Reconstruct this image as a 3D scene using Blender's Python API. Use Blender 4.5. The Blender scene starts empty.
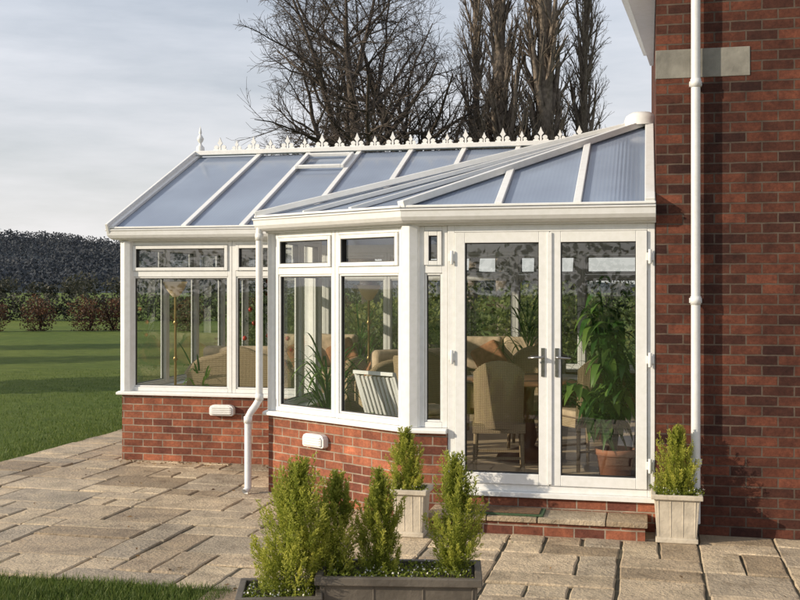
import bpy, bmesh, math, random
from mathutils import Vector, Matrix, noise
R=random.Random(7)
scene=bpy.context.scene
col=scene.collection
TH=math.radians(13)
BM=Matrix.Translation((0.37,8.42,0))@Matrix.Rotation(-TH,4,'Z')
I4=Matrix.Identity(4)
def rad(a): return math.radians(a)

# ------------------------------------------------------------ mesh builder
class MB:
    def __init__(s): s.v=[];s.f=[];s.m=[];s.c=[];s.sm=[]
    def face(s,idx,mat=0,c=0.5,smooth=False):
        s.f.append(tuple(idx));s.m.append(mat);s.c.append(c);s.sm.append(smooth)
    def pts(s,P,M=None):
        b=len(s.v)
        for p in P:
            p=Vector(p)
            if M is not None:p=M@p
            s.v.append(p[:])
        return b
    def box(s,x0,x1,y0,y1,z0,z1,M=None,mat=0,c=0.5,tx=0,ty=0):
        b=s.pts([(x0,y0,z0),(x1,y0,z0),(x1,y1,z0),(x0,y1,z0),(x0+tx,y0+ty,z1),(x1-tx,y0+ty,z1),(x1-tx,y1-ty,z1),(x0+tx,y1-ty,z1)],M)
        for q in ((0,3,2,1),(4,5,6,7),(0,1,5,4),(1,2,6,5),(2,3,7,6),(3,0,4,7)):
            s.face([b+i for i in q],mat,c)
    def prism(s,P,y0,y1,M=None,mat=0):
        n=len(P);b=s.pts([(p[0],y0,p[1]) for p in P]+[(p[0],y1,p[1]) for p in P],M)
        s.face([b+i for i in range(n)],mat);s.face([b+n+i for i in reversed(range(n))],mat)
        for i in range(n):
            j=(i+1)%n;s.face([b+i,b+n+i,b+n+j,b+j],mat)
    def slab(s,P,t,mat=0):
        n=len(P);b=s.pts(P);b2=s.pts([(p[0],p[1],p[2]-t) for p in P])
        s.face([b+i for i in range(n)],mat);s.face([b2+i for i in reversed(range(n))],mat)
        for i in range(n):
            j=(i+1)%n;s.face([b+i,b2+i,b2+j,b+j],mat)
    def bar(s,p,q,w,h,mat=0,lift=0):
        p=Vector(p);q=Vector(q);d=(q-p);L=d.length;d.normalize()
        side=d.cross(Vector((0,0,1)))
        if side.length<1e-4: side=Vector((1,0,0))
        side.normalize();up=side.cross(d)
        M=Matrix(((d.x,side.x,up.x,p.x),(d.y,side.y,up.y,p.y),(d.z,side.z,up.z,p.z),(0,0,0,1)))
        s.box(0,L,-w/2,w/2,lift,lift+h,M,mat)
    def tube(s,P,rr,sides=8,M=None,mat=0,c=0.5,cap=False,smooth=True):
        P=[Vector(p) for p in P];n=len(P);ref=None;base=None
        for i in range(n):
            if i==0:d=P[1]-P[0]
            elif i==n-1:d=P[-1]-P[-2]
            else:d=P[i+1]-P[i-1]
            if d.length<1e-9:d=Vector((0,0,1))
            d.normalize()
            if ref is None:
                ref=Vector((1,0,0)) if abs(d.x)<.8 else Vector((0,1,0))
            a=ref-d*ref.dot(d)
            if a.length<1e-5:a=d.orthogonal()
            a.normalize();ref=a;b=d.cross(a)
            r=rr[i] if isinstance(rr,(list,tuple)) else rr
            k=s.pts([P[i]+a*(r*math.cos(2*math.pi*j/sides))+b*(r*math.sin(2*math.pi*j/sides)) for j in range(sides)],M)
            if i>0:
                for j in range(sides):
                    j2=(j+1)%sides;s.face([base+j,base+j2,k+j2,k+j],mat,c,smooth)
            elif cap: s.face([k+j for j in reversed(range(sides))],mat,c)
            base=k
        if cap:s.face([base+j for j in range(sides)],mat,c)
    def lathe(s,prof,sides=20,M=None,mat=0,smooth=True):
        base=None
        for (r,z) in prof:
            k=s.pts([(r*math.cos(2*math.pi*j/sides),r*math.sin(2*math.pi*j/sides),z) for j in range(sides)],M)
            if base is not None:
                for j in range(sides):
                    j2=(j+1)%sides;s.face([base+j,base+j2,k+j2,k+j],mat,.5,smooth)
            base=k
    def sweep(s,path,prof,mat=0,cap=True):
        rings=[]
        for (d,z) in prof:
            rings.append([(x,y,z) for x,y in offs(path,d)])
        m=len(prof);n=len(path);b=len(s.v)
        for i in range(n):
            for k in range(m): s.v.append(rings[k][i])
        for i in range(n-1):
            for k in range(m):
                k2=(k+1)%m
                s.face([b+i*m+k,b+i*m+k2,b+(i+1)*m+k2,b+(i+1)*m+k],mat)
        if cap:
            s.face([b+k for k in reversed(range(m))],mat);s.face([b+(n-1)*m+k for k in range(m)],mat)
    def obj(s,name,mats,parent=None,M=None,bevel=0,seg=2,uv=True,fixn=False,subsurf=0):
        me=bpy.data.meshes.new(name);me.from_pydata(s.v,[],s.f);me.update()
        for m in mats: me.materials.append(m)
        me.polygons.foreach_set('material_index',s.m)
        me.polygons.foreach_set('use_smooth',s.sm)
        if fixn:
            bm=bmesh.new();bm.from_mesh(me);bmesh.ops.recalc_face_normals(bm,faces=bm.faces);bm.to_mesh(me);bm.free()
        if uv:
            ul=me.uv_layers.new(name='UVMap');dat=[0.0]*(2*len(me.loops));vs=me.vertices
            for p in me.polygons:
                n=p.normal
                if abs(n.z)>.7: tx=None
                else:
                    t=Vector((-n.y,n.x));t.normalize()
                    tx=t
                for li in p.loop_indices:
                    co=vs[me.loops[li].vertex_index].co
                    if tx is None: dat[2*li]=co.x;dat[2*li+1]=co.y
                    else: dat[2*li]=co.x*tx.x+co.y*tx.y;dat[2*li+1]=co.z
            ul.data.foreach_set('uv',dat)
        at=me.attributes.new('val','FLOAT','FACE');at.data.foreach_set('value',s.c)
        o=bpy.data.objects.new(name,me);col.objects.link(o)
        if parent: o.parent=parent
        if M is not None:
            if parent:o.matrix_local=M
            else:o.matrix_world=M
        if bevel:
            b=o.modifiers.new('bev','BEVEL');b.width=bevel;b.segments=seg;b.limit_method='ANGLE';b.angle_limit=rad(40)
        return o
def offs(path,d):
    out=[];n=len(path)
    for i in range(n):
        ns=[]
        for a,b in ((i-1,i),(i,i+1)):
            if a>=0 and b<n:
                dx=path[b][0]-path[a][0];dy=path[b][1]-path[a][1];L=math.hypot(dx,dy);ns.append((-dy/L,dx/L))
        if len(ns)==1: nx,ny=ns[0];k=1
        else:
            nx=ns[0][0]+ns[1][0];ny=ns[0][1]+ns[1][1];k=2/(nx*nx+ny*ny)
        out.append((path[i][0]+nx*d*k,path[i][1]+ny*d*k))
    return out
def empty(name,M=I4):
    e=bpy.data.objects.new(name,None);col.objects.link(e);e.matrix_world=M;e.empty_display_size=.2;return e
def place(u,n,z=0,rot=0,s=1): return BM@Matrix.Translation((u,n,z))@Matrix.Rotation(rad(rot),4,'Z')@Matrix.Scale(s,4)

# ------------------------------------------------------------ materials
class NT:
    def __init__(s,name):
        s.mat=bpy.data.materials.new(name);s.mat.use_nodes=True;s.t=s.mat.node_tree;s.t.nodes.clear()
        s.out=s.t.nodes.new('ShaderNodeOutputMaterial')
    def n(s,typ,**kw):
        nd=s.t.nodes.new(typ)
        for k,v in kw.items():
            if k.startswith('_'): setattr(nd,k[1:],v)
            else: nd.inputs[k.replace('__',' ')].default_value=v
        return nd
    def l(s,a,b): s.t.links.new(a,b)
    def noise(s,scale,detail=4,vec=None,rough=.55):
        nd=s.n('ShaderNodeTexNoise',Scale=scale,Detail=detail,Roughness=rough)
        if vec:s.l(vec,nd.inputs['Vector'])
        return nd.outputs['Fac']
    def co(s,k='Object'): return s.n('ShaderNodeTexCoord').outputs[k]
    def ramp(s,fac,stops):
        nd=s.t.nodes.new('ShaderNodeValToRGB');cr=nd.color_ramp
        while len(cr.elements)<len(stops): cr.elements.new(.5)
        for e,(p,c) in zip(cr.elements,stops): e.position=p;e.color=(*c,1)
        s.l(fac,nd.inputs[0]);return nd.outputs[0]
    def math(s,op,a,b=None,clamp=False):
        nd=s.t.nodes.new('ShaderNodeMath');nd.operation=op;nd.use_clamp=clamp
        for i,x in enumerate((a,b)):
            if x is None: continue
            if isinstance(x,(int,float)): nd.inputs[i].default_value=x
            else: s.l(x,nd.inputs[i])
        return nd.outputs[0]
    def mix(s,fac,a,b,blend='MIX'):
        nd=s.t.nodes.new('ShaderNodeMix');nd.data_type='RGBA';nd.blend_type=blend
        for sock,x in ((nd.inputs[0],fac),(nd.inputs[6],a),(nd.inputs[7],b)):
            if isinstance(x,(int,float)): sock.default_value=x
            elif isinstance(x,tuple): sock.default_value=(*x,1)
            else: s.l(x,sock)
        return nd.outputs[2]
    def bump(s,h,strength=.3,dist=.01):
        nd=s.n('ShaderNodeBump',Strength=strength,Distance=dist);s.l(h,nd.inputs['Height']);return nd.outputs[0]
    def bsdf(s,color,rough=.6,normal=None,spec=.5,metal=0):
        p=s.n('ShaderNodeBsdfPrincipled',Roughness=rough,Metallic=metal)
        p.inputs['Specular IOR Level'].default_value=spec
        if isinstance(color,tuple): p.inputs['Base Color'].default_value=(*color,1)
        else: s.l(color,p.inputs['Base Color'])
        if normal: s.l(normal,p.inputs['Normal'])
        return p.outputs[0]
    def done(s,sh): s.l(sh,s.out.inputs[0]);return s.mat
    def mixsh(s,fac,a,b):
        m=s.n('ShaderNodeMixShader')
        if isinstance(fac,(int,float)): m.inputs[0].default_value=fac
        else:s.l(fac,m.inputs[0])
        s.l(a,m.inputs[1]);s.l(b,m.inputs[2]);return m.outputs[0]
def simple(name,c,rough=.6,var=.15,scale=8,bump=0,spec=.5,metal=0,bscale=None):
    t=NT(name);co=t.co();f=t.noise(scale,4,co)
    c1=tuple(x*(1-var) for x in c);c2=tuple(min(1,x*(1+var)) for x in c)
    cc=t.ramp(f,[(.3,c1),(.7,c2)])
    nb=t.bump(t.noise(bscale or scale*4,3,co),bump,.01) if bump else None
    return t.done(t.bsdf(cc,rough,nb,spec,metal))
def brick(name,ca,cb,cm,dark=(.5,1.25),msize=.006,pc=.7):
    t=NT(name);uv=t.co('UV')
    b=t.n('ShaderNodeTexBrick',Scale=1.0,Mortar__Size=msize,Mortar__Smooth=.15,Bias=0.0,Brick__Width=.225,Row__Height=.075)
    b.inputs['Color1'].default_value=(0,0,0,1);b.inputs['Color2'].default_value=(1,1,1,1);b.inputs['Mortar'].default_value=(.5,.5,.5,1)
    wob=t.n('ShaderNodeTexNoise',Scale=14.0,Detail=2.0);t.l(uv,wob.inputs['Vector'])
    vm=t.n('ShaderNodeVectorMath',_operation='MULTIPLY_ADD');t.l(wob.outputs['Color'],vm.inputs[0]);vm.inputs[1].default_value=(.007,.007,0);t.l(uv,vm.inputs[2])
    t.l(vm.outputs[0],b.inputs['Vector'])
    mid=tuple((x+y)/2 for x,y in zip(ca,cb))
    purple=(cb[0]*pc,cb[1]*pc*1.05,cb[2]*pc*1.2)
    bc=t.ramp(b.outputs['Color'],[(0,purple),(.15,cb),(.5,mid),(.85,ca),(1,tuple(x*1.25 for x in ca))])
    f=t.noise(38,6,uv,.75);f2=t.noise(1.1,4,uv,.6);f3=t.noise(9,4,uv,.6)
    bc=t.mix(1.0,bc,t.ramp(f,[(.25,(dark[0],)*3),(.75,(dark[1],)*3)]),'MULTIPLY')
    bc=t.mix(1.0,bc,t.ramp(f3,[(.3,(.68,.68,.72)),(.7,(1.22,1.18,1.1))]),'MULTIPLY')
    mc=t.mix(1.0,cm,t.ramp(f3,[(.3,(.6,.6,.6)),(.7,(1.2,1.2,1.2))]),'MULTIPLY')
    c=t.mix(b.outputs['Fac'],bc,mc)
    c=t.mix(1.0,c,t.ramp(f2,[(.32,(.70,.70,.72)),(.66,(1.14,1.1,1.06))]),'MULTIPLY')
    h=t.math('SUBTRACT',t.math('MULTIPLY',f,.5),b.outputs['Fac'])
    return t.done(t.bsdf(c,.88,t.bump(h,.8,.009),.2))
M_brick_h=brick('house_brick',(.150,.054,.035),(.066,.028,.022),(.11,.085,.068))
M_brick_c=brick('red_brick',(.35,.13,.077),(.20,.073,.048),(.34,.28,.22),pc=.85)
def white(name,c=(.80,.80,.79),rough=.3):
    t=NT(name);co=t.co();f=t.noise(3,5,co);f2=t.noise(22,4,co)
    cc=t.mix(1.0,t.ramp(f,[(.3,tuple(x*.93 for x in c)),(.7,c)]),t.ramp(f2,[(.3,(.93,.93,.91)),(.6,(1,1,1))]),'MULTIPLY')
    return t.done(t.bsdf(cc,rough,None,.5))
M_white=white('upvc_white')
M_pipe=white('pipe_white',(.74,.74,.74),.35)
def glassmat():
    t=NT('window_glass')
    tr=t.n('ShaderNodeBsdfTransparent');tr.inputs[0].default_value=(.96,.98,.965,1)
    co=t.co();f=t.noise(1.2,1,co)
    gl=t.n('ShaderNodeBsdfGlossy',Roughness=.012);gl.inputs[0].default_value=(.95,.97,1,1)
    t.l(t.bump(f,.05,.05),gl.inputs['Normal'])
    lw=t.n('ShaderNodeLayerWeight',Blend=.5)
    fac=t.math('ADD',t.math('MULTIPLY',t.math('POWER',lw.outputs['Facing'],4.0),.75),.13,True)
    return t.done(t.mixsh(fac,tr.outputs[0],gl.outputs[0]))
M_glass=glassmat()
def roofmat():
    t=NT('polycarbonate_roof');uv=t.co('UV');co=t.co()
    sp=t.n('ShaderNodeSeparateXYZ');t.l(uv,sp.inputs[0])
    w=t.math('SINE',t.math('MULTIPLY',sp.outputs[0],2*math.pi/.032))
    f=t.noise(1.2,6,co,.6)
    c=t.mix(t.math('MULTIPLY',t.math('ADD',w,1.0),.5),(.30,.37,.50),(.335,.405,.53))
    c=t.mix(1.0,c,t.ramp(f,[(.3,(.82,.82,.85)),(.7,(1.14,1.14,1.12))]),'MULTIPLY')
    p=t.bsdf(c,.14,t.bump(w,.06,.003),.9)
    tr=t.n('ShaderNodeBsdfTranslucent');tr.inputs[0].default_value=(.88,.9,.93,1)
    return t.done(t.mixsh(.35,p,tr.outputs[0]))
M_roof=roofmat()
def slabmat():
    t=NT('paving_stone');a=t.n('ShaderNodeAttribute',_attribute_name='val');co=t.co()
    base=t.ramp(a.outputs['Fac'],[(0,(.29,.22,.145)),(.25,(.45,.35,.24)),(.5,(.56,.45,.31)),(.75,(.36,.30,.225)),(1,(.62,.49,.335))])
    f=t.noise(5,7,co,.72);f2=t.noise(40,4,co);f3=t.noise(.6,3,co);f4=t.noise(1.8,6,co,.7)
    c=t.mix(1.0,base,t.ramp(f,[(.28,(.52,.49,.45)),(.5,(1,1,1)),(.75,(1.25,1.22,1.15))]),'MULTIPLY')
    c=t.mix(1.0,c,t.ramp(f3,[(.35,(.8,.8,.8)),(.65,(1.08,1.08,1.08))]),'MULTIPLY')
    c=t.mix(t.ramp(f4,[(.52,(0,0,0)),(.68,(.5,.5,.5))]),c,(.20,.17,.12))
    h=t.math('ADD',f,t.math('MULTIPLY',f2,.35))
    r=t.ramp(f,[(.3,(.5,)*3),(.7,(.85,)*3)])
    p=t.n('ShaderNodeBsdfPrincipled');t.l(c,p.inputs['Base Color']);t.l(r,p.inputs['Roughness']);t.l(t.bump(h,.9,.03),p.inputs['Normal']);p.inputs['Specular IOR Level'].default_value=.35
    return t.done(p.outputs[0])
M_slab=slabmat()
M_joint=simple('mortar_joint',(.08,.068,.042),.95,.5,5,.4)
def leafmat(name,stops,trans=.35,rough=.55):
    t=NT(name);a=t.n('ShaderNodeAttribute',_attribute_name='val');co=t.co()
    c=t.ramp(a.outputs['Fac'],stops)
    f=t.noise(3,3,co);c=t.mix(1.0,c,t.ramp(f,[(.3,(.75,.78,.75)),(.7,(1.15,1.12,1.1))]),'MULTIPLY')
    d=t.bsdf(c,rough,None,.3);tr=t.n('ShaderNodeBsdfTranslucent');t.l(c,tr.inputs[0])
    return t.done(t.mixsh(trans,d,tr.outputs[0]))
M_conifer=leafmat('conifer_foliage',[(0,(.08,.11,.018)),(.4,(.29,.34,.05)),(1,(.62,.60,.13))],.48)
M_darkgreen=leafmat('evergreen_foliage',[(0,(.015,.035,.012)),(.5,(.03,.065,.02)),(1,(.07,.12,.03))])
M_shrub=leafmat('garden_shrub_foliage',[(0,(.05,.07,.02)),(.5,(.13,.16,.045)),(1,(.28,.27,.09))],.4)
M_copper=leafmat('copper_beech_leaves',[(0,(.035,.018,.012)),(.5,(.11,.05,.028)),(1,(.21,.105,.055))])
M_hedge=leafmat('hedge_foliage',[(0,(.024,.026,.020)),(.5,(.046,.048,.034)),(1,(.085,.08,.055))])
M_wood_far=leafmat('distant_woodland',[(0,(.036,.043,.055)),(.5,(.058,.066,.080)),(1,(.095,.100,.110))],.1,1)  # blue-grey leaf tones have the far haze painted in
M_blade=leafmat('grass_blade',[(0,(.06,.105,.022)),(.5,(.11,.165,.036)),(1,(.19,.23,.06))],.4)
M_house_leaf=leafmat('houseplant_leaf',[(0,(.03,.09,.02)),(.5,(.08,.19,.04)),(1,(.20,.32,.07))],.4,.3)
M_flower=leafmat('white_flower',[(0,(.6,.6,.55)),(1,(.85,.83,.8))],.3)
M_dead=leafmat('dead_leaf',[(0,(.10,.05,.02)),(.5,(.20,.11,.045)),(1,(.32,.20,.08))],.3)
def bark(name,c):
    t=NT(name);co=t.co();f=t.noise(9,5,co)
    return t.done(t.bsdf(t.ramp(f,[(.3,tuple(x*.6 for x in c)),(.7,tuple(x*1.3 for x in c))]),.9,t.bump(f,.6,.03),.2))
M_bark=bark('bark',(.085,.07,.06));M_bark2=bark('poplar_bark',(.19,.155,.125))
def lawnmat():
    t=NT('lawn_grass');co=t.co()
    f=t.noise(.12,4,co);f2=t.noise(2.2,5,co,.7);f3=t.noise(60,3,co,.8)
    c=t.ramp(f,[(.35,(.095,.145,.032)),(.65,(.155,.195,.046))])
    c=t.mix(1.0,c,t.ramp(f2,[(.3,(.72,.74,.70)),(.7,(1.22,1.17,1.1))]),'MULTIPLY')
    c=t.mix(1.0,c,t.ramp(f3,[(.3,(.65,.65,.6)),(.7,(1.25,1.25,1.2))]),'MULTIPLY')
    return t.done(t.bsdf(c,.9,t.bump(t.math('ADD',f2,f3),.8,.05),.15))
M_lawn=lawnmat()
M_hill=simple('hill_ground',(.06,.07,.078),1,.25,.03,0,0)  # distance haze is put into this bluish-grey base colour
M_stone=simple('lintel_stone',(.20,.19,.165),.9,.3,6,.4)
M_lead=simple('lead_planter',(.10,.085,.068),.6,.35,6,.5)
M_potst=simple('cream_pot',(.50,.44,.35),.85,.2,9,.4)
M_soil=simple('soil',(.04,.03,.022),.95,.4,30,.8)
M_terra=simple('terracotta',(.30,.12,.06),.8,.2,7,.2)
M_steel=simple('handle_metal',(.35,.34,.33),.25,.05,5,0,.5,.9)
M_black=simple('dark_seal',(.02,.02,.02),.6)
def wickermat():
    t=NT('wicker');co=t.co()
    w=t.n('ShaderNodeTexWave',Scale=28.0,Distortion=1.2);t.l(co,w.inputs['Vector'])
    w2=t.n('ShaderNodeTexWave',Scale=22.0,Distortion=1.0,_bands_direction='Z');t.l(co,w2.inputs['Vector'])
    h=t.math('MULTIPLY',w.outputs['Fac'],w2.outputs['Fac'])
    c=t.ramp(h,[(0,(.24,.165,.09)),(.5,(.46,.35,.22)),(1,(.60,.48,.32))])
    return t.done(t.bsdf(c,.6,t.bump(h,.6,.01),.4))
M_wicker=wickermat()
M_cushion=simple('cushion_cream',(.52,.40,.28),.9,.25,12,.2)
M_wood=simple('dark_wood',(.20,.095,.045),.35,.3,6,.1)
M_tile=simple('floor_tile',(.55,.43,.29),.35,.15,3,.1)
def shademat():
    t=NT('lamp_shade');d=t.bsdf((.9,.78,.58),.7);tr=t.n('ShaderNodeBsdfTranslucent');tr.inputs[0].default_value=(.95,.84,.62,1)
    return t.done(t.mixsh(.5,d,tr.outputs[0]))
M_shade=shademat()
M_brass=simple('lamp_brass',(.35,.24,.10),.3,.1,5,0,.5,.8)
M_red=simple('red_bauble',(.5,.02,.02),.2,.1)
M_mat=simple('coir_mat',(.15,.085,.045),.95,.35,60,.8)
M_matg=simple('mat_border',(.05,.09,.04),.95,.3,60,.6)
M_tileroof=simple('clay_roof_tile',(.16,.08,.06),.85,.3,6,.4)
M_rust=simple('cushion_rust',(.34,.16,.08),.9,.3,14,.2)

# ------------------------------------------------------------ conservatory
cons=empty('conservatory',BM)
C1=(-1.80,.87);C2=(-.315,0);AX=-3.96;FN=2.24;BN=6.6;HU=1.6
path=[(-.0,0),C2,C1,(-1.80,FN),(AX,FN),(AX,BN),(HU-.002,BN)]
w=MB();w.sweep(path,[(0,-.06),(0,.695),(-.25,.695),(-.25,-.06)])
w.box(.002,HU-.004,.0,.25,-.06,.225)
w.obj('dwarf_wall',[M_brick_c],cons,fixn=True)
sill=MB();sill.sweep(path,[(-.24,.695),(.035,.695),(.05,.70),(.05,.722),(.03,.735),(-.24,.737)])
sill.box(0.0,HU-.006,-.035,.14,.226,.262)
sill.obj('sill',[M_white],cons,bevel=.003,fixn=True)
gpath=[(HU-.002,0)]+path[1:]
g=MB();prof=[(-.11,2.335),(.02,2.335),(.025,2.352),(.075,2.356),(.10,2.372),(.118,2.40),(.122,2.445),(.132,2.45),(.132,2.464),(.108,2.464),(.106,2.41),(.02,2.405),(.02,2.452),(-.11,2.452)]
g.sweep(gpath,prof)
g.obj('gutter',[M_pipe],cons,bevel=.003,fixn=True)
fl=MB();ip=offs([(0.0,0),C2,C1,(-1.80,FN),(AX,FN),(AX,BN),(HU,BN),(HU,0)],-.20)
b=fl.pts([(x,y,.25) for x,y in ip]);fl.face([b+i for i in reversed(range(len(ip)))])
fl.obj('tiled_floor',[M_tile],cons)

fr=MB();gls=MB();seal=MB()
def WM(p0,p1):
    dx=p1[0]-p0[0];dy=p1[1]-p0[1];L=math.hypot(dx,dy);dx/=L;dy/=L
    return Matrix(((dx,-dy,0,p0[0]),(dy,dx,0,p0[1]),(0,0,1,0),(0,0,0,1))),L
def pane(M,s0,s1,z0,z1,y=.062):
    b=gls.pts([(s0,y,z0),(s1,y,z0),(s1,y,z1),(s0,y,z1)],M);gls.face([b,b+1,b+2,b+3])
def ring(M,s0,s1,z0,z1,wd,y0,y1,mb=None,sealit=False):
    mb=mb or fr
    mb.box(s0,s0+wd,y0,y1,z0,z1,M);mb.box(s1-wd,s1,y0,y1,z0,z1,M)
    mb.box(s0+wd,s1-wd,y0,y1,z0,z0+wd,M);mb.box(s0+wd,s1-wd,y0,y1,z1-wd,z1,M)
    if sealit:
        a=wd;seal_w=.006
        ring(M,s0+a,s1-a,z0+a,z1-a,seal_w,y0+.012,y1-.01,seal)
def win(M,s0,s1,z0=.737,z1=2.335,tr=1.99):
    f=.042
    ring(M,s0,s1,z0,z1,f,.03,.10)
    fr.box(s0+f,s1-f,.031,.099,tr-.03,tr+.03,M)
    ring(M,s0+f+.003,s1-f-.003,tr+.033,z1-f-.003,.034,.015,.09,None,True);pane(M,s0+f,s1-f,tr+.03,z1-f)
    ring(M,s0+f+.001,s1-f-.001,z0+f+.001,tr-.031,.016,.04,.088,None,True);pane(M,s0+f,s1-f,z0+f,tr-.03)
def wall(p0,p1,units,a=.07,b_=.07):
    M,L=WM(p0,p1);w0=a;tw=L-a-b_;tot=sum(units);s=a
    for k in units:
        win(M,s+.002,s+tw*k/tot-.002);s+=tw*k/tot
M,L=WM(C2,(0,0));win(M,.085,L-.002)
wall(C1,C2,[1,1],.055,.085)
wall((-1.8,FN),C1,[1,1],.06,.055)
wall((AX,FN),(-1.8,FN),[1.18,.86],.07,.06)
wall((AX,BN),(AX,FN),[1,1,1,1,1])
wall((HU,BN),(AX,BN),[1,1,1,1,1,1],.02)
for (c,r) in ((C1,.062),(C2,.088),((AX,FN),.08),((AX,BN),.08),((-1.8,FN),.07)):
    nb={C1:(.55,.85),C2:(.27,.96)}.get(c,(.7,.7))
    if c==(AX,BN): nb=(.7,-.7)
    if c==(-1.8,FN): nb=(0.0,.3)
    k=.062
    fr.tube([(c[0]+nb[0]*k,c[1]+nb[1]*k,.737),(c[0]+nb[0]*k,c[1]+nb[1]*k,2.335)],r,8,smooth=False)
# french doors
MD,_=WM((0,0),(1.6,0))
ring(MD,.003,1.592,.262,2.335,.055,.015,.10)
for (a,b2) in ((.061,.802),(.806,1.534)):
    ring(MD,a,b2,.32,2.277,.082,-.002,.07,None,True);pane(MD,a+.08,b2-.08,.40,2.2,.035)
fr.box(.784,.822,-.014,-.004,.33,2.27,MD)
for x in (.04,1.556):
    for z in (.5,1.30,2.08):
        fr.tube([(x,-.012,z-.055),(x,-.012,z+.055)],.014,10,MD,cap=True);fr.box(x-.03,x+.03,-.006,.014,z-.03,z+.03,MD)
fr.obj('window_frames',[M_white],cons,bevel=.004,fixn=True)
gls.obj('glazing',[M_glass],cons)
seal.obj('glazing_seal',[M_black],cons,fixn=True)
hd=MB()
for x,sg in ((.752,-1),(.858,1)):
    hd.box(x-.014,x+.014,-.012,-.003,1.16,1.38,MD);hd.tube([(x,-.01,1.31),(x,-.055,1.31),(x+sg*.015,-.06,1.31),(x+sg*.11,-.058,1.305)],[.009,.009,.010,.008],8,MD,cap=True)
    hd.tube([(x,-.014,1.21),(x,-.02,1.21)],.011,10,MD,cap=True)
hd.obj('door_handles',[M_steel],cons,fixn=True)

# roof
ZE=2.466
ep=offs(gpath,.10)
E0,E2,E1,EV,EA=ep[0],ep[1],ep[2],ep[3],ep[4]
RN=4.42;RZ=3.50;slope=(RZ-ZE)/(RN-EA[1])
AP=Vector((HU-.02,1.95,3.37))
vn=EA[1]+(AP.z-ZE)/slope
V0=Vector((EV[0],EV[1],ZE));V1=Vector((HU-.02,vn,AP.z))
rf=MB()
e=lambda p:(p[0],p[1],ZE)
rf.slab([e(E0),tuple(AP),e(E2)],.025);rf.slab([e(E2),tuple(AP),e(E1)],.025)
rf.slab([e(E1),tuple(AP),tuple(V1),tuple(V0)],.025)
RR=HU-.02;LU=EA[0]
rf.slab([tuple(V0),tuple(V1),(RR,RN,RZ),(LU,RN,RZ),(LU,EA[1],ZE)],.025)
BE=2*RN-EA[1]
rf.slab([(LU,RN,RZ),(RR,RN,RZ),(RR,BE,ZE),(LU,BE,ZE)],.025)
rf.obj('roof_panels',[M_roof],cons,fixn=True)
bars=MB()
def lip(p,q,w=.06,h=.035,lift=.002): bars.bar(p,q,w,h,0,lift)
for u in (.42,1.02):
    t=(u-E2[0])/(AP.x-E2[0]);lip((u,E0[1],ZE),(u,E2[1]+(AP.y-E2[1])*t,ZE+(AP.z-ZE)*t))
lip((HU-.045,E0[1],ZE),(HU-.045,AP.y,AP.z),.075,.05)
lip(e(E2),AP,.085,.055,.006);lip(e(E1),AP,.09,.055,.006)
for k in (.36,.68):
    p=Vector(e(E1)).lerp(Vector(e(E2)),k)
    lip(p,p.lerp(AP,.97),.06,.04)
for k in (.5,):
    p=Vector(e(E1)).lerp(V0,k);q=AP.lerp(V1,k);lip(p,q)
lip(V0,V1,.12,.02);lip(AP,V1,.10,.06,.006)
for u in (LU+.02,-3.2,-2.55,-1.9,-1.25,-.6,.05,.7,1.3):
    if u<V0.x: st=Vector((u,EA[1],ZE))
    else:
        t=(u-V0.x)/(V1.x-V0.x);st=V0.lerp(V1,t)
    lip(st,(u,RN,RZ),.075 if u<-3.9 else .06)
    lip((u,BE,ZE),(u,RN,RZ))
bars.box(LU-.01,RR,RN-.07,RN+.07,RZ+.02,RZ+.075)
bars.lathe([(.0,.10),(.09,.095),(.14,.06),(.155,.02),(.16,-.03)],20,Matrix.Translation((AP.x-.10,AP.y-.06,AP.z+.0)))
def eb(p,q): bars.bar((p[0],p[1],ZE+.001),(q[0],q[1],ZE+.001),.05,.02,0,.004)
eb(E0,E2);eb(E2,E1);eb(EV,EA)
Mv=Matrix.Translation((-2.225,RN-.42,RZ-.42*slope+.03))@Matrix.Rotation(math.atan(slope),4,'X')
bars.box(-.30,-.26,-.25,.25,.01,.05,Mv);bars.box(.26,.30,-.25,.25,.01,.05,Mv);bars.box(-.26,.26,-.25,-.21,.01,.05,Mv);bars.box(-.26,.26,.21,.25,.01,.05,Mv)
bars.obj('glazing_bars',[M_white],cons,bevel=.006,fixn=True)
gb=MB();xg=AX+.06
gb.bar((xg,FN,2.45),(xg,RN,RZ-.03),.06,.07,0,-.05);gb.bar((xg,BE-.1,2.45),(xg,RN,RZ-.03),.06,.07,0,-.05);gb.box(xg-.03,xg+.03,RN-.03,RN+.03,2.44,RZ-.06)
gb.bar((LU,EA[1]-.03,ZE-.03),(LU,RN,RZ),.03,.13,0,-.04);gb.bar((LU,BE+.03,ZE-.03),(LU,RN,RZ),.03,.13,0,-.04)
gb.obj('gable_frame',[M_white],cons,bevel=.004)
gg=MB();b=gg.pts([(xg,FN+.05,2.46),(xg,BE-.15,2.46),(xg,RN,RZ-.06)]);gg.face([b,b+1,b+2]);gg.obj('gable_glazing',[M_glass],cons)
cr=MB()
def fleur(u,sc=1.0):
    Mf=Matrix.Translation((u,RN,RZ+.072))@Matrix.Scale(sc,4)
    y0,y1=-.012,.012
    cr.prism([(-.012,0),(.012,0),(.010,.07),(-.010,.07)],y0,y1,Mf)
    cr.prism([(0,.055),(.034,.10),(.018,.125),(0,.175),(-.018,.125),(-.034,.10)],y0*.9,y1*.9,Mf)
    for sg in (-1,1):
        P=[(sg*(.05+.03*math.cos(a)),.05+.026*math.sin(a)) for a in [k*math.pi/4 for k in range(8)]]
        cr.prism(P,y0*.8,y1*.8,Mf)
        cr.prism([(sg*.008,.0),(sg*.10,.0),(sg*.085,.028),(sg*.03,.03)],y0*.7,y1*.7,Mf)
u=LU+.32;i=0
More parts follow.
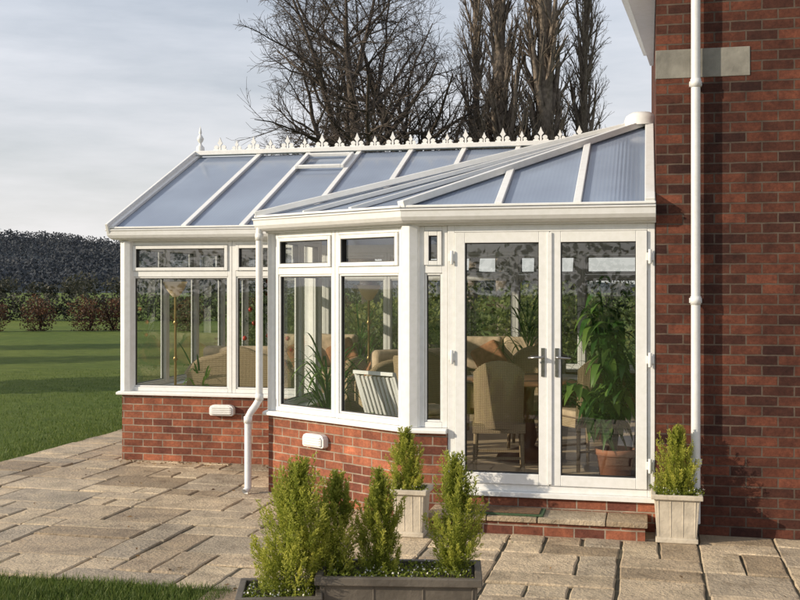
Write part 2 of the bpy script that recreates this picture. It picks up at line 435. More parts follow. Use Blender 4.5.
while u<1.4:
    fleur(u,1.0 if i%2==0 else .76);u+=.225;i+=1
cr.lathe([(.0,.33),(.012,.29),(.02,.24),(.012,.22),(.03,.20),(.045,.165),(.03,.13),(.014,.11),(.022,.09),(.05,.06),(.055,.0)],12,Matrix.Translation((LU+.05,RN,RZ+.07)))
cr.obj('ridge_cresting',[M_white],cons,fixn=True)
dp=MB()
x,y=-1.868,.815
dp.tube([(x,y+.01,2.40),(x,y,2.34),(x,y,.88)],.032,14)
dp.tube([(x,y,.90),(x,y,.84),(x-.03,y-.02,.78),(x-.06,y-.05,.73),(x-.085,y-.06,.68),(x-.085,y-.06,.05),(x-.10,y-.10,.02)],.032,14)
for (xx,yy,z) in ((x,y,.86),(x,y,2.3),(x-.085,y-.06,.66)):
    dp.tube([(xx,yy,z-.03),(xx,yy,z+.03)],.038,14,cap=True)
dp.obj('downpipe',[M_pipe],cons,fixn=True)
def vent(M,s,z,nm):
    v=MB();P=[(-.12,-.055),(.12,-.055),(.135,-.04),(.135,.02),(.12,.045),(.09,.058),(-.09,.058),(-.12,.045),(-.135,.02),(-.135,-.04)]
    T=M@Matrix.Translation((s,0,z));v.prism(P,-.06,.0,T)
    v.prism([(p[0]*.86,p[1]*.8) for p in P],-.072,-.06,T)
    for k in range(4): v.box(-.105,.105,-.080,-.072,-.036+k*.02,-.026+k*.02,T)
    v.obj(nm,[M_white],cons,bevel=.006,fixn=True)
Mf,Lf=WM(C1,C2);vent(Mf,.66,.53,'wall_vent')
Mf2,Lf2=WM((AX,FN),(-1.8,FN));vent(Mf2,1.16,.56,'wall_vent.001')
st=MB();st.box(-.08,1.52,-.31,-.004,-.05,.098);st.obj('step_riser',[M_brick_c],cons)
st=MB();x=-.10
for wd in (.46,.38,.50,.302):
    st.box(x+.004,x+wd-.004,-.335,-.006,.099,.138,c=R.random());x+=wd
st.obj('step_slabs',[M_slab],cons,bevel=.006)
mt=MB();mt.box(.05,.78,-.30,-.05,.139,.153,mat=1);mt.box(.08,.75,-.28,-.07,.1535,.160,mat=0)
mt.obj('doormat',[M_mat,M_matg],None,BM,bevel=.003)

# ------------------------------------------------------------ house
house=empty('brick_house',BM)
h=MB()
h.box(HU,9.5,0,8.5,-.06,6.6)
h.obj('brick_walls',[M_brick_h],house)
h=MB();h.box(HU-.004,2.276,-.006,.10,3.415,3.63);h.box(3.2,9.0,-.006,.1,3.415,3.63);h.obj('stone_lintel',[M_stone],house,bevel=.004)
h=MB()
h.slab([(1.385,-.0,4.20),(HU-.003,-.0,4.20),(HU-.003,2.4,4.16),(1.56,2.4,4.16)],.16)
h.slab([(1.30,-.0,4.25),(1.382,-.0,4.25),(1.557,2.4,4.21),(1.50,2.4,4.21)],.11)
h.obj('eaves_soffit',[M_white],house,bevel=.004,fixn=True)
h=MB();h.tube([(1.885,-.075,6.4),(1.885,-.075,.10)],.034,14)
for z in (3.36,1.75,.55,5.3):
    h.tube([(1.885,-.075,z-.03),(1.885,-.075,z+.03)],.039,14,cap=True);h.box(1.84,1.93,-.05,-.002,z-.018,z+.018)
h.obj('downpipe',[M_pipe],house,fixn=True)
h=MB();b=h.pts([(HU-.4,-.5,6.5),(9.9,-.5,6.5),(9.9,9,6.5),(HU-.4,9,6.5),(HU-.4,4.25,9.3),(9.9,4.25,9.3)])
for q in ((0,1,5,4),(2,3,4,5),(0,4,3),(1,2,5),(0,3,2,1)): h.face([b+i for i in q])
h.obj('pitched_roof',[M_tileroof],house)
h=MB();ring(Matrix.Translation((4.2,-.01,0)),0,1.3,1.0,2.3,.06,-.02,.05,h);h.box(4.26,5.44,-.004,.02,1.06,2.24,mat=1);h.obj('window',[M_white,M_black],house)

# ------------------------------------------------------------ patio
pt=MB();cs=.27;U0,N0=-5.13,-7.02;nu,nn=58,68
occ=[[False]*nn for _ in range(nu)]
def inside(u,n):
    if u<-.95 and n<-2.16: return False
    if u>1.75 and n>.3: return False
    if n>2.6 and u>-3.8: return False
    if n>1.4 and u>-1.5: return False
    return True
sizes=[(1,1),(2,1),(1,2),(2,2),(1,1),(3,2),(2,1),(2,1),(3,1),(2,2),(1,2)]
for j in range(nn):
    for i in range(nu):
        if occ[i][j]: continue
        u=U0+i*cs;n=N0+j*cs
        if not inside(u+cs/2,n+cs/2): occ[i][j]=True;continue
        R.shuffle(sizes)
        for (a,b_) in sizes+[(1,1)]:
            if i+a>nu or j+b_>nn: continue
            if all((not occ[i+x][j+y]) and inside(U0+(i+x)*cs+cs/2,N0+(j+y)*cs+cs/2) for x in range(a) for y in range(b_)): break
        for x in range(a):
            for y in range(b_): occ[i+x][j+y]=True
        gj=lambda:.005+R.random()*.010
        x0,x1,y0,y1=u+gj(),u+a*cs-gj(),n+gj(),n+b_*cs-gj()
        z=R.uniform(-.004,.007);tl=R.uniform(-.004,.004);c=R.random();q=.008
        J=lambda:R.uniform(-.005,.005)
        P=[]
        cor=[(x0,y0),(x1,y0),(x1,y1),(x0,y1)]
        for k in range(4):
            A=cor[k];B=cor[(k+1)%4];nsg=max(2,int(math.hypot(B[0]-A[0],B[1]-A[1])/.09))
            for s_ in range(nsg):
                f=s_/nsg;P.append((A[0]+(B[0]-A[0])*f+J(),A[1]+(B[1]-A[1])*f+J()))
        cx,cy=(x0+x1)/2,(y0+y1)/2;m=len(P)
        def inn(p):
            dx,dy=cx-p[0],cy-p[1];L=math.hypot(dx,dy);return (p[0]+dx/L*q*1.3,p[1]+dy/L*q*1.3)
        b0=pt.pts([(p[0],p[1],-.03) for p in P]+[(p[0],p[1],z-.009) for p in P]+[(*inn(p),z+tl*(1 if p[0]>cx else -1)) for p in P])
        pt.face([b0+2*m+k for k in range(m)],0,c)
        for k in range(m):
            k2=(k+1)%m
            pt.face([b0+k,b0+k2,b0+m+k2,b0+m+k],0,c);pt.face([b0+m+k,b0+m+k2,b0+2*m+k2,b0+2*m+k],0,c)
b=pt.pts([(U0,-2.16,-.012),(-.95,-2.16,-.012),(-.95,-7.0,-.012),(10.4,-7.0,-.012),(10.4,11.3,-.012),(U0,11.3,-.012)])
pt.face([b+i for i in range(6)],1)
pt.obj('stone_patio',[M_slab,M_joint],None,BM)

# ------------------------------------------------------------ ground
gm=MB();b=gm.pts([(-3000,-200,-.035),(3000,-200,-.035),(3000,3500,-.035),(-3000,3500,-.035)]);gm.face([b,b+1,b+2,b+3]);gm.obj('lawn_ground',[M_lawn])
gr=MB()
def blade(u,n,hh,c):
    a=R.random()*6.28;dx,dy=math.cos(a),math.sin(a);w_=.003+R.random()*.003;lx=R.uniform(-.6,.6)*hh;ly=R.uniform(-.6,.6)*hh
    b=gr.pts([(u-dx*w_,n-dy*w_,-.036),(u+dx*w_,n+dy*w_,-.036),(u+lx,n+ly,-.036+hh)]);gr.face([b,b+1,b+2],0,c)
for _ in range(38000):
    u=R.uniform(-3.8,-.93);n=R.uniform(-3.4,-2.15);blade(u,n,R.uniform(.03,.075)*(1+.5*noise.noise(Vector((u*3,n*3,0)))),R.random())
for _ in range(46000):
    t=R.random()**2.2;u=U0-.0-t*7;n=R.uniform(1.6,14);blade(u,n,R.uniform(.02,.055)*(1-.5*t),R.random())
for _ in range(2500):
    n=R.uniform(2,11);blade(U0+R.gauss(0,.03),n,R.uniform(.03,.07),R.random())
for _ in range(1200):
    u=R.uniform(-3.8,-.9);blade(u,-2.16+R.gauss(.01,.025),R.uniform(.03,.08),R.random())
for _ in range(1500):
    i=R.randrange(nu);j=R.randrange(nn);u=U0+i*cs;n=N0+j*cs+R.random()*cs
    if R.random()<.5:u,n=U0+i*cs+R.random()*cs,N0+j*cs
    if inside(u,n) and n>-4 and R.random()<.5:
        for k in range(3): blade(u+R.gauss(0,.008),n+R.gauss(0,.008),R.uniform(.03,.048),R.random())
gr.obj('grass_blades',[M_blade],None,BM,uv=False)
# foliage cloud
def leafq(mb,p,size,c,up=0,asp=.6,mat=0):
    d=Vector((R.gauss(0,1),R.gauss(0,1),R.gauss(0,1)+up)).normalized();s_=d.orthogonal().normalized()
    s_=(Matrix.Rotation(R.random()*6.28,3,d)@s_)
    a=d*size*.5;b_=s_*size*.5*asp
    k=mb.pts([p-a,p+b_,p+a,p-b_]);mb.face([k,k+1,k+2,k+3],mat,c)
dl=MB()
for k in range(170):
    u=R.uniform(-4.6,3.6);n=R.uniform(-4.2,1.6)
    if k%2:
        t=R.random();u=-3.95+2.0*t;n=2.14-abs(R.gauss(0,.12))
    if not inside(u,n): continue
    if n>0 and u>-.4: continue
    if u>-1.8 and n>-.55*(u+.3)-.05 : continue
    a=R.random()*6.28;L=R.uniform(.012,.028);ca,sa=math.cos(a)*L,math.sin(a)*L;z=.012
    b=dl.pts([(u-ca,n-sa,z),(u+sa*.5,n-ca*.5,z+R.uniform(0,.012)),(u+ca,n+sa,z+R.uniform(0,.01)),(u-sa*.5,n+ca*.5,z+R.uniform(0,.012))]);dl.face([b,b+1,b+2,b+3],0,R.random())
dl.obj('fallen_leaves',[M_dead],None,BM,uv=False)
def hillz(x,y):
    t=max(0,min(1,(y-330)/370))
    pr=36+4*noise.noise(Vector((x*.004,1.3,0)))+3.0*noise.noise(Vector((x*.015,4,0)))-max(0,(x+260))*.085
    return max(2,pr)*t**1.15*(1+.10*noise.noise(Vector((x*.01,y*.01,7))))
hl=MB();NX,NY=180,24
for j in range(NY):
    for i in range(NX):
        x=-900+i*(1900/NX);y=325+j*24;hl.v.append((x,y,hillz(x,min(y,700))-(2 if j==0 else 0)))
for j in range(NY-1):
    for i in range(NX-1):
        a=j*NX+i;hl.face([a,a+1,a+NX+1,a+NX],0,.5,True)
hl.obj('hill',[M_hill],uv=False)
hw=MB()
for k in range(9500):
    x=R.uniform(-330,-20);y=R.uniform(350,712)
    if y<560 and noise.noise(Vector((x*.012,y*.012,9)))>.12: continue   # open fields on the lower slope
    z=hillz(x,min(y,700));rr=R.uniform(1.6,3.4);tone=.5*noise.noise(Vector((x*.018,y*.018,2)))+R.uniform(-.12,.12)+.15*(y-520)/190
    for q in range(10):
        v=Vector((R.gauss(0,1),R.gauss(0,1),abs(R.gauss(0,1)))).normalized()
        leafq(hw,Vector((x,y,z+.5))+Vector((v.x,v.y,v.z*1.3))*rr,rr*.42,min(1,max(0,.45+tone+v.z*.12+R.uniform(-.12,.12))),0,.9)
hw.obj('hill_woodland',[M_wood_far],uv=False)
def bush(mb,c,rx,ry,rz,n,size,seed=0,tone=0):
    for _ in range(n):
        v=Vector((R.gauss(0,1),R.gauss(0,1),R.gauss(0,1))).normalized()
        k=1+.28*noise.noise(v*1.8+Vector((seed,seed*2,0)))+.15*noise.noise(v*5+Vector((seed,0,0)))
        r=R.random()**.35*k
        p=Vector((c[0]+v.x*rx*r,c[1]+v.y*ry*r,max(.02,c[2]+v.z*rz*r)))
        cl=noise.noise(p*2.2/max(rx,.3)+Vector((seed,0,0)))
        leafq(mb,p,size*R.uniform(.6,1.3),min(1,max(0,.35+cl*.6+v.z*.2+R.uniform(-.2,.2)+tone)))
hb=MB()
i=0
hx=[-17.3,-15.3,-13.2,-12.2,-9,-6,-2.5,1,4,7.5,10.5,14]
for x in hx:
    i+=1;bush(hb,(x+R.uniform(-.1,.1),45.5+R.uniform(-.5,.5),.64),.70+R.random()*.12,.7,.78+R.random()*.1,1500,.09,i)
    for q in range(5): hb.tube([(x,45.5,0),(x+R.uniform(-.5,.5),45.5+R.uniform(-.3,.3),1.3)],[.03,.008],3,c=0)
hb.obj('copper_beech_hedge',[M_copper],uv=False)
hb=MB()
for i in range(95):
    x=-85+i*1.6;bush(hb,(x,60+R.uniform(-.8,.8),.75),1.4,1.0,.8+R.random()*.25,560,.2,i)
hb.obj('field_hedge',[M_hedge],uv=False)
hb=MB()
for i in range(190):
    x=-260+i*2.4+R.uniform(-2,2);hh=R.uniform(1.5,3.8)
    bush(hb,(x,185+R.uniform(-14,14),hh*.6),hh*.8,hh*.6,hh*.6,260,.55,i,.15)
hb.obj('distant_trees',[M_hedge],uv=False)
hb=MB()
for i in range(26):  # unseen bush row behind the camera, added to reflect in the glazing
    bush(hb,(-34+i*2.7,-26+R.uniform(-1,1),1.9),2.0,1.5,2.3+R.random()*1.4,420,.35,i)
hb.obj('reflection_hedge',[M_darkgreen],uv=False)
for k,(x,y,hh,r) in enumerate(((-3.6,30,1.3,1.4),(-.4,26,1.5,1.5),(3.4,25,1.9,1.6),(6.6,24,2.4,1.8),(1.2,33,2.0,1.8))):
    m=MB();bush(m,(x,y,hh*.5),r,r*.8,hh*.55,3000,.15,k*3+1);m.tube([(x,y,0),(x,y,hh*.5)],.06,6);m.obj('garden_shrub',[M_shrub],uv=False)

# ------------------------------------------------------------ bare trees
def tree(name,base,mat,L0,r0,spec,seed,lean=(0,0)):
    rr=random.Random(seed);mb=MB();mx=len(spec)-1
    def grow(p,d,L,r,lev):
        nseg,wob,trop,nch,ang,ratio,t0=spec[lev]
        P=[p.copy()];Q=[r];D=[d.copy()]
        for i in range(nseg):
            d=(d+Vector((rr.gauss(0,wob),rr.gauss(0,wob),rr.gauss(0,wob)+trop))).normalized()
            p=p+d*(L/nseg);P.append(p.copy());Q.append(max(.004,r*(1-.8*((i+1)/nseg)**1.1)));D.append(d.copy())
        mb.tube(P,Q,7 if lev==0 else (5 if lev==1 else 3),c=rr.random())
        if lev<mx:
            ph=rr.random()*6.28
            for k in range(nch):
                t=t0+(1-t0)*((k+rr.random()*.8)/nch);t=min(.99,t)
                x=t*nseg;i=min(nseg-1,int(x));q=P[i].lerp(P[i+1],x-i);rq=Q[i]+(Q[i+1]-Q[i])*(x-i);dd=D[i+1]
                ph+=2.4+rr.uniform(-.4,.4)
                o=dd.orthogonal().normalized();o=Matrix.Rotation(ph,3,dd)@o
                an=rad(ang*rr.uniform(.65,1.3))
                nd=(dd*math.cos(an)+o*math.sin(an)).normalized()
                grow(q,nd,L*ratio*(1-.5*t)*rr.uniform(.75,1.25),max(.006,rq*.62),lev+1)
    grow(Vector(base),Vector((lean[0],lean[1],1)).normalized(),L0,r0,0)
    return mb.obj(name,[mat],uv=False)
tree('bare_tree',(-.7,30,-.1),M_bark,10.0,.30,[(9,.07,.04,17,58,.62,.22),(8,.12,.06,10,46,.55,.15),(6,.15,.05,8,42,.55,.12),(4,.18,.03,8,38,.6,.1),(3,.2,.0,0,0,0,0)],11)
tree('bare_tree',(1.1,34,-.1),M_bark,9.9,.26,[(9,.07,.04,14,55,.62,.24),(8,.12,.06,9,46,.55,.15),(6,.15,.05,7,42,.55,.12),(4,.18,.03,6,38,.6,.1),(3,.2,.0,0,0,0,0)],5)
tree('bare_tree',(-3.0,38,-.1),M_bark,7.2,.2,[(9,.07,.04,15,56,.52,.22),(8,.12,.06,9,46,.55,.12),(6,.15,.05,8,42,.55,.12),(4,.18,.03,7,38,.6,.1),(3,.2,.0,0,0,0,0)],31)
tree('bare_tree',(8.1,33,-.1),M_bark,8.2,.14,[(9,.07,.04,14,34,.42,.22),(8,.12,.08,6,36,.5,.15),(6,.15,.05,5,38,.55,.12),(4,.18,.03,3,34,.6,.1)],23)
pop=[(14,.02,.05,36,20,.23,.16),(7,.06,.17,7,24,.55,.15),(4,.09,.11,5,26,.6,.1),(3,.12,.07,3,28,.6,.1),(2,.1,.05,0,0,0,0)]
for k,(x,y,hh,r) in enumerate(((3.05,31,15,.30),(4.25,31.5,16,.38),(5.25,32,13,.2),(2.2,34,13,.2))):
    tree('poplar_tree',(x,y,-.1),M_bark2,hh,r,pop,40+k,(R.uniform(-.03,.03),0))
for k,(x,y) in enumerate(((-16.5,17.5),(-21,24),(-19,31))):
    m=MB();m.tube([(x,y,-.1),(x,y,2.2)],[.25,.15],8);bush(m,(x,y,3.6),1.7,1.7,2.0,1700,.3,k+9);m.obj('garden_tree',[M_darkgreen],uv=False)

# ------------------------------------------------------------ conifer shrubs & planters
def conifer(name,x,y,z,h_,r,np_=60,lean=0,mat=None):
    mb=MB();mb.tube([(x,y,z-.02),(x,y,z+h_*.5)],.012,6)
    off=R.uniform(0,50)
    for k in range(np_):
        a=R.random()*6.28;hz=R.random()**1.15*.84
        env=(math.sin(math.pi*min(1,(hz*.72+.26)))**.7)*(1+.45*noise.noise(Vector((math.cos(a)*1.6,math.sin(a)*1.6,hz*3.5+off))))
        if hz>.45: env*=max(.08,1-((hz-.45)/.42)**1.3)
        rr_=r*env*R.uniform(.15,.9)
        base=Vector((x+math.cos(a)*rr_*.5+lean*hz*hz,y+math.sin(a)*rr_*.5,z+hz*h_))
        L=h_*R.uniform(.16,.34)
        if hz>.66: L=h_*(1.0-hz)*R.uniform(.5,1.15)
        out=min(.85,(rr_*.75)/L)
        d=Vector((math.cos(a)*out+R.gauss(0,.09),math.sin(a)*out+R.gauss(0,.09),1)).normalized()
        up=Vector((0,0,1));fan=d.cross(Vector((math.cos(a+1.57*R.random()),math.sin(a),.2))).normalized()
        tone=R.uniform(-.12,.16)
        ns=28
        for j in range(ns):
            t=(j+R.random())/ns;bend=d+up*(.4*t)
            p=base+bend.normalized()*L*t
            ang=R.random()*6.28;sd_=(Matrix.Rotation(ang,3,d)@fan)
            sl=L*.28*(1-t*.8)*R.uniform(.6,1.2)
            dd=(d*.8+sd_*.75+up*.25).normalized()
            nl=5
            for q in range(nl):
                tt=(q+R.random())/nl;pp=p+dd*sl*tt
                ld=(dd+Vector((R.gauss(0,.45),R.gauss(0,.45),R.gauss(0,.35)+.25))).normalized();s_=ld.orthogonal().normalized();s_=Matrix.Rotation(R.random()*6.28,3,ld)@s_
                sz=R.uniform(.010,.022)
                b=mb.pts([pp,pp+ld*sz*.5+s_*.0024,pp+ld*sz,pp+ld*sz*.5-s_*.0024])
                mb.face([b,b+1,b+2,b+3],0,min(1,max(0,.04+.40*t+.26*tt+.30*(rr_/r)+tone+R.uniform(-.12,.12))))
    return mb.obj(name,[mat or M_conifer],uv=False)
def flowers(mb,x,y,z,rx,ry,n,mat_g=0,mat_w=1):
    for _ in range(n):
        p=Vector((x+R.uniform(-rx,rx),y+R.uniform(-ry,ry),z+R.uniform(0,.035)+.02*noise.noise(Vector((x,y,z))*20)))
        leafq(mb,p,.02,R.random()*.45,.6,.5,mat_g)
        if R.random()<.07: leafq(mb,p+Vector((0,0,.015)),.013,R.random(),.8,.9,mat_w)
def sqpot(name,x,y,w_,hh,rot,mat,trough=None,panel=True):
    m=MB();T=Matrix.Translation((x,y,0))@Matrix.Rotation(rad(rot),4,'Z')
    a=w_/2;b_=(trough or w_)/2;tp=w_*.07 if not trough else .025
    B=m.pts([(-a+tp,-b_+tp,.02),(a-tp,-b_+tp,.02),(a-tp,b_-tp,.02),(-a+tp,b_-tp,.02),(-a,-b_,hh*.9),(a,-b_,hh*.9),(a,b_,hh*.9),(-a,b_,hh*.9)],T)
    for q in ((0,3,2,1),(0,1,5,4),(1,2,6,5),(2,3,7,6),(3,0,4,7)): m.face([B+i for i in q])
    k=.022;t=.035
    for (x0,x1,y0,y1) in ((-a-k,a+k,-b_-k,-b_+t-k),(-a-k,a+k,b_-t+k,b_+k),(-a-k,-a+t-k,-b_+t-k,b_-t+k),(a-t+k,a+k,-b_+t-k,b_-t+k)):
        m.box(x0,x1,y0,y1,hh*.9+.001,hh,T)
    m.box(-a+tp-.012,a-tp+.012,-b_+tp-.012,b_-tp+.012,0,.035,T)
    m.box(-a+t-k,a-t+k,-b_+t-k,b_-t+k,hh-.05,hh-.025,T,1)
    if panel:
        nrib=max(3,int(2*a/.085)) if not trough else 3
        for i in range(nrib+1):
            xx=-a+tp+.012+(2*a-2*tp-.024)*i/nrib
            for sg in (-1,1):
                f0=sg*(b_-tp);f1=sg*b_
                m.bar(T@Vector((xx,f0*1.0,.04)),T@Vector((xx*1.04,f1,hh*.89)),.010,.012,0,-.004)
    return m.obj(name,[mat,M_soil],bevel=.005,fixn=True)
sqpot('lead_trough_planter',.0,5.42,.78,.425,-3,M_lead,.34)
sqpot('lead_trough_planter',-.60,5.36,.38,.345,4,M_lead,.34)
sqpot('square_plant_pot',.085,8.02,.24,.35,-13,M_potst)
sqpot('square_plant_pot',2.03,7.86,.32,.35,-13,M_potst)
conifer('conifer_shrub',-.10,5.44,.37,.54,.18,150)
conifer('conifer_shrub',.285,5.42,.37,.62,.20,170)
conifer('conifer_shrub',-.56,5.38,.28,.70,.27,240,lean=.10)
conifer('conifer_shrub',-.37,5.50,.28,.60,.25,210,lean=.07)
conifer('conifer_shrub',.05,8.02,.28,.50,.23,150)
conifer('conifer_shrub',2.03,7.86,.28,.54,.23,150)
for (nm,x,y,z,rx,ry,n) in (('bedding_plant',2.03,7.86,.33,.17,.16,900),('bedding_plant',.0,5.42,.395,.36,.14,1500),('bedding_plant',-.60,5.36,.315,.17,.15,1200),('bedding_plant',.085,8.02,.33,.12,.12,450)):
    m=MB();flowers(m,x,y,z,rx,ry,n);m.obj(nm,[M_conifer,M_flower],uv=False)

# ------------------------------------------------------------ interior
FZ=.25
def chair(u,n,rot):
    e_=empty('dining_chair',place(u,n,FZ,rot));m=MB()
    m.box(-.22,.22,-.22,.22,.38,.46);
    for i in range(8):
        a0=-.9+i*.225;a1=a0+.225
        P=[]
        for a in (a0,a1):
            P.append((math.sin(a)*.26,-.03-math.cos(a)*.21))
        tp=lambda k:.99-.10*(abs(k-4)/4)**2.2
        t0,t1=tp(i),tp(i+1)
        b=m.pts([(P[0][0],P[0][1],.42),(P[1][0],P[1][1],.42),(P[1][0]*1.04,P[1][1]-.05,t1),(P[0][0]*1.04,P[0][1]-.05,t0),
                 (P[0][0]*.88,P[0][1]+.025,.42),(P[1][0]*.88,P[1][1]+.025,.42),(P[1][0]*.93,P[1][1]-.025,t1),(P[0][0]*.93,P[0][1]-.025,t0)])
        for q in ((0,1,2,3),(5,4,7,6),(3,2,6,7)): m.face([b+k for k in q],0)
    for sx in (-.19,.19):
        for sy in (-.19,.19): m.tube([(sx,sy,.39),(sx*1.08,sy*1.08,0)],[.02,.016],8)
    m.box(-.2,.2,-.205,-.19,.16,.18);m.box(-.2,.2,.19,.205,.16,.18)
    m.obj('wicker_frame',[M_wicker],e_,fixn=False)
    c=MB();c.box(-.2,.2,-.18,.21,.462,.52);c.obj('seat_cushion',[M_cushion],e_,bevel=.02,seg=3)
chair(.30,.80,8);chair(-.42,1.2,-50);chair(.98,1.35,40);chair(.4,2.5,180)
tb=empty('dining_table',place(.45,1.72,FZ));m=MB();m.lathe([(0,.75),(.62,.75),(.635,.735),(.62,.72),(.08,.70),(.06,.62),(.05,.4),(.09,.2),(.06,.12),(.28,.04),(.30,.0)],28)
m.obj('pedestal_top',[M_wood],tb)
def sofa(u,n,rot,wd=1.5,mat=None):
    e_=empty('wicker_sofa',place(u,n,FZ,rot));a=wd/2
    m=MB();m.box(-a+.1,a-.1,-.38,.38,.08,.36);
    m.box(-a,-a+.115,-.36,.40,.08,.60);m.box(a-.115,a,-.36,.40,.08,.60)
    N=12
    hf=lambda t:.88-.26*abs(t)**3+.03*math.cos(t*7)
    for i in range(N):
        x0=-a+.0+wd*i/N;x1=x0+wd/N;t0=(i/N-.5)*2;t1=((i+1)/N-.5)*2
        h0=hf(t0);h1=hf(t1)
        b=m.pts([(x0,-.44,.08),(x1,-.44,.08),(x1,-.48,h1),(x0,-.48,h0),(x0,-.375,.08),(x1,-.375,.08),(x1,-.40,h1),(x0,-.40,h0)])
        for q in ((0,1,2,3),(5,4,7,6),(3,2,6,7)): m.face([b+k for k in q],0)
    m.tube([(-a+wd*i/20,-.44,hf((i/20-.5)*2)) for i in range(21)],.045,8)
    for sx in (-a+.06,a-.06):
        m.tube([(sx,-.40,.62),(sx,.38,.60),(sx,.42,.5)],.06,8,cap=True)
        for sy in (-.35,.35): m.tube([(sx,sy,.1),(sx,sy,0)],.03,8)
    m.obj('wicker_frame',[M_wicker],e_)
    c=MB();k=max(1,int(round((wd-.3)/.6)));cw=(wd-.26)/k
    for i in range(k):
        x0=-a+.13+i*cw;c.box(x0+.005,x0+cw-.005,-.36,.38,.362,.50)
        c.box(x0+.01,x0+cw-.01,-.36,-.20,.51,.95)
    c.obj('seat_cushions',[M_cushion],e_,bevel=.05,seg=4)
    c=MB()
    for i in range(k):
        T=Matrix.Translation((-a+.3+i*cw,-.12,.68))@Matrix.Rotation(rad(20),4,'X')@Matrix.Rotation(rad(30),4,'Y');c.box(-.19,.19,-.06,.06,-.19,.19,T)
    c.obj('scatter_cushions',[M_rust],e_,bevel=.05,seg=4)
sofa(-2.85,3.1,8,1.15);sofa(-1.05,2.9,40,1.2);sofa(-.3,5.4,180,1.6);sofa(-2.9,5.6,180,1.4)
def lamp(u,n,hh=1.78):
    e_=empty('floor_lamp',place(u,n,FZ));m=MB();m.lathe([(0,.03),(.13,.025),(.15,.0)],20);m.tube([(0,0,.02),(0,0,hh-.14)],.014,10)
    for z in (.35,.8,1.2): m.lathe([(.012,z-.03),(.028,z),(.012,z+.03)],12)
    m.obj('stand',[M_brass],e_);s=MB();s.lathe([(.03,hh-.17),(.05,hh-.15),(.10,hh-.08),(.135,hh),(.128,hh),(.09,hh-.075),(.04,hh-.145)],24);s.obj('shade',[M_shade],e_)
lamp(-3.58,2.75,1.66);lamp(-1.50,3.3,1.62)
xe=empty('christmas_tree',place(-3.0,4.0,FZ));m=MB()
for k in range(130):
    hz=R.random();rr_=.52*(1-hz)+.03;a=R.random()*6.28;z=.3+hz*1.5
    d=Vector((math.cos(a),math.sin(a),-.15))
    for j in range(38):
        t=R.random();p=Vector((0,0,z))+d*rr_*t+Vector((R.gauss(0,.02),R.gauss(0,.02),R.gauss(0,.025)));leafq(m,p,.05,R.random(),0,.12)
m.tube([(0,0,0),(0,0,1.75)],[.03,.006],8)
m.obj('fir_branches',[M_darkgreen],xe,uv=False)
m=MB()
for k in range(26):
    hz=R.random();rr_=.50*(1-hz)+.03;a=R.random()*6.28;z=.3+hz*1.4
    m.lathe([(.001,-.03),(.021,-.021),(.03,0),(.021,.021),(.001,.03)],8,Matrix.Translation((math.cos(a)*rr_,math.sin(a)*rr_,z)))
m.obj('baubles',[M_red],xe)
def arch_leaf(mb,p,a,L,w_,rise,c,droop=1.0,seg=7):
    d=Vector((math.cos(a),math.sin(a),0));s_=Vector((-d.y,d.x,0));pr=None
    for i in range(seg+1):
        t=i/seg;q=Vector(p)+d*(L*t*(.9-.15*t*rise))+Vector((0,0,L*(rise*t-droop*t*t)))
        ww=w_*math.sin(math.pi*min(1,.08+t*.92))**.8 if t<1 else .0005
        b=mb.pts([q-s_*ww+Vector((0,0,ww*.3)),q,q+s_*ww+Vector((0,0,ww*.3))])
        if pr is not None:
            mb.face([pr,pr+1,b+1,b],0,c,True);mb.face([pr+1,pr+2,b+2,b+1],0,c,True)
        pr=b
def pot(mb,r,hh): mb.lathe([(0,.0),(r*.72,0),(r*.95,hh*.82),(r*1.03,hh*.83),(r*1.05,hh),(r*.93,hh),(r*.9,hh*.9),(0,hh*.9)],22)
pe=empty('potted_houseplant',place(1.28,.64,FZ));m=MB();pot(m,.16,.28);m.obj('terracotta_pot',[M_terra],pe)
m=MB()
for k in range(20):
    a=R.random()*6.28;hh=R.uniform(.25,1.42);out=R.uniform(.05,.34);tp=Vector((math.cos(a)*out-.10,math.sin(a)*out,.28+hh))
    m.tube([(0,0,.25),tuple(Vector((tp.x*.4,tp.y*.4,.28+hh*.5))),tuple(tp)],[.012,.01,.006],6,c=.1)
    for j in range(15):
        t=R.uniform(.35,1.05);b=Vector((tp.x*t,tp.y*t,.28+hh*t));arch_leaf(m,b,R.random()*6.28,R.uniform(.10,.24),R.uniform(.02,.045),R.uniform(.3,.9),R.random(),R.uniform(.8,1.5))
m.obj('leaves',[M_house_leaf],pe,uv=False)
def palm(u,n,hh,nf,L,base=FZ):
    e_=empty('potted_palm',place(u,n,base));m=MB();pot(m,.15,.26);m.obj('pot',[M_terra],e_);m=MB()
    for k in range(nf):
        a=R.random()*6.28;arch_leaf(m,(0,0,.25+R.random()*hh),a,L*R.uniform(.7,1.1),.012,R.uniform(.9,1.8),R.random(),R.uniform(.7,1.3),9)
    m.obj('fronds',[M_house_leaf],e_,uv=False)
palm(-1.42,1.45,.5,80,.62);palm(-3.25,2.70,.3,50,.5);palm(.1,4.9,.9,60,.7);palm(1.1,3.2,.9,60,.7);palm(-2.3,5.9,.7,50,.6);palm(-.75,1.0,.2,34,.35)
fe=empty('folding_garden_chair',place(-.62,.95,FZ,-30));m=MB()
for i in range(9): m.bar((-.2+i*.05,-.14,.42),(-.2+i*.05,-.30,.82),.028,.014)
m.bar((-.23,-.14,.40),(-.23,-.31,.86),.03,.025);m.bar((.23,-.14,.40),(.23,-.31,.86),.03,.025);m.bar((-.24,-.305,.84),(.24,-.305,.84),.03,.03)
for i in range(7): m.box(-.21,.21,-.14+i*.055,-.10+i*.055,.40,.415)
for sx in (-.22,.22): m.bar((sx,-.2,0),(sx,.22,.41),.025,.02);m.bar((sx*.9,.22,0),(sx*.9,-.15,.41),.025,.02)
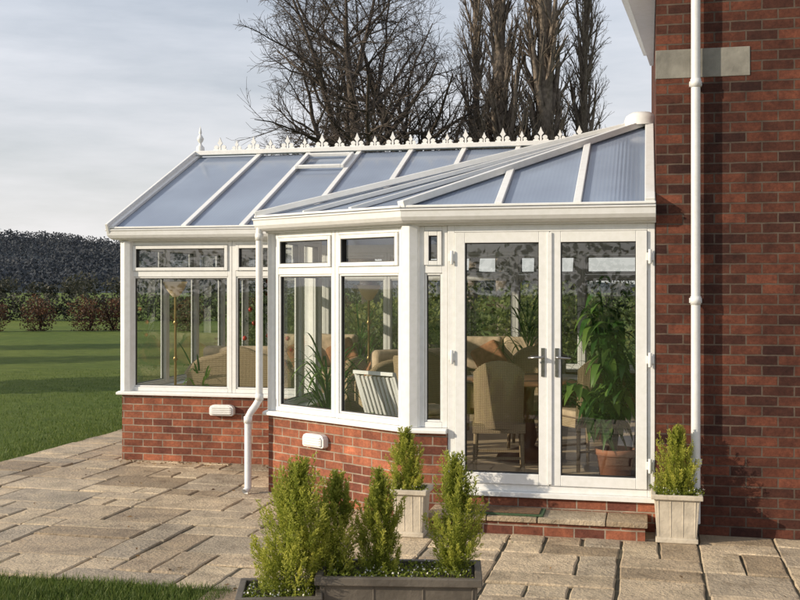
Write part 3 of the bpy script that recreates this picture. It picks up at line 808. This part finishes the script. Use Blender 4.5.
m.obj('slats',[M_white],fe)

# ------------------------------------------------------------ light, sky, camera
el=rad(20);sd=Vector((-.955,-.30,0)).normalized();S=Vector((sd.x*math.cos(el),sd.y*math.cos(el),math.sin(el)))
sl=bpy.data.lights.new('sun','SUN');sl.energy=5.0;sl.angle=rad(.5);sl.color=(1,.87,.68);so=bpy.data.objects.new('sun',sl);col.objects.link(so)
so.rotation_euler=S.to_track_quat('Z','Y').to_euler()
wd=bpy.data.worlds.new('World');scene.world=wd;wd.use_nodes=True;nt=wd.node_tree;nt.nodes.clear()
o=nt.nodes.new('ShaderNodeOutputWorld');bg=nt.nodes.new('ShaderNodeBackground');bg.inputs[1].default_value=.1
sk=nt.nodes.new('ShaderNodeTexSky');sk.sky_type='NISHITA';sk.sun_disc=False;sk.sun_elevation=el;sk.sun_rotation=math.atan2(sd.x,sd.y);sk.air_density=1.0;sk.dust_density=1.6
tc=nt.nodes.new('ShaderNodeTexCoord');mp=nt.nodes.new('ShaderNodeMapping');mp.inputs['Scale'].default_value=(1,1,5.5)
nz=nt.nodes.new('ShaderNodeTexNoise');nz.inputs['Scale'].default_value=2.4;nz.inputs['Detail'].default_value=8;nz.inputs['Roughness'].default_value=.58
rp=nt.nodes.new('ShaderNodeValToRGB');rp.color_ramp.elements[0].position=.36;rp.color_ramp.elements[0].color=(.60,)*3+(1,);rp.color_ramp.elements[1].position=.62;rp.color_ramp.elements[1].color=(.98,)*3+(1,)
sp=nt.nodes.new('ShaderNodeSeparateXYZ');cg=nt.nodes.new('ShaderNodeValToRGB')
cg.color_ramp.elements[0].position=0.0;cg.color_ramp.elements[0].color=(.80,.775,.755,1);cg.color_ramp.elements[1].position=.28;cg.color_ramp.elements[1].color=(.65,.695,.78,1)
ml=nt.nodes.new('ShaderNodeMix');ml.data_type='RGBA';ml.blend_type='MULTIPLY';ml.clamp_result=False;ml.inputs[0].default_value=1;ml.inputs[7].default_value=(11.4,11.4,11.4,1)
mx=nt.nodes.new('ShaderNodeMix');mx.data_type='RGBA'
L_=nt.links.new
L_(tc.outputs['Generated'],sp.inputs[0]);L_(sp.outputs[2],cg.inputs[0]);L_(cg.outputs[0],ml.inputs[6]);L_(ml.outputs[2],mx.inputs[7])
L_(tc.outputs['Generated'],mp.inputs[0]);L_(mp.outputs[0],nz.inputs['Vector']);L_(nz.outputs['Fac'],rp.inputs[0]);L_(rp.outputs[0],mx.inputs[0]);L_(sk.outputs[0],mx.inputs[6]);L_(mx.outputs[2],bg.inputs[0]);L_(bg.outputs[0],o.inputs[0])
cam=bpy.data.cameras.new('camera');co=bpy.data.objects.new('camera',cam);col.objects.link(co)
co.location=(0,0,1.85);co.rotation_euler=(rad(90),0,0);cam.lens=48.15;cam.sensor_width=36;cam.shift_y=-13/800;cam.clip_end=6000;cam.clip_start=.05
scene.camera=co
scene.view_settings.view_transform='Standard';scene.view_settings.look='None';scene.view_settings.exposure=0
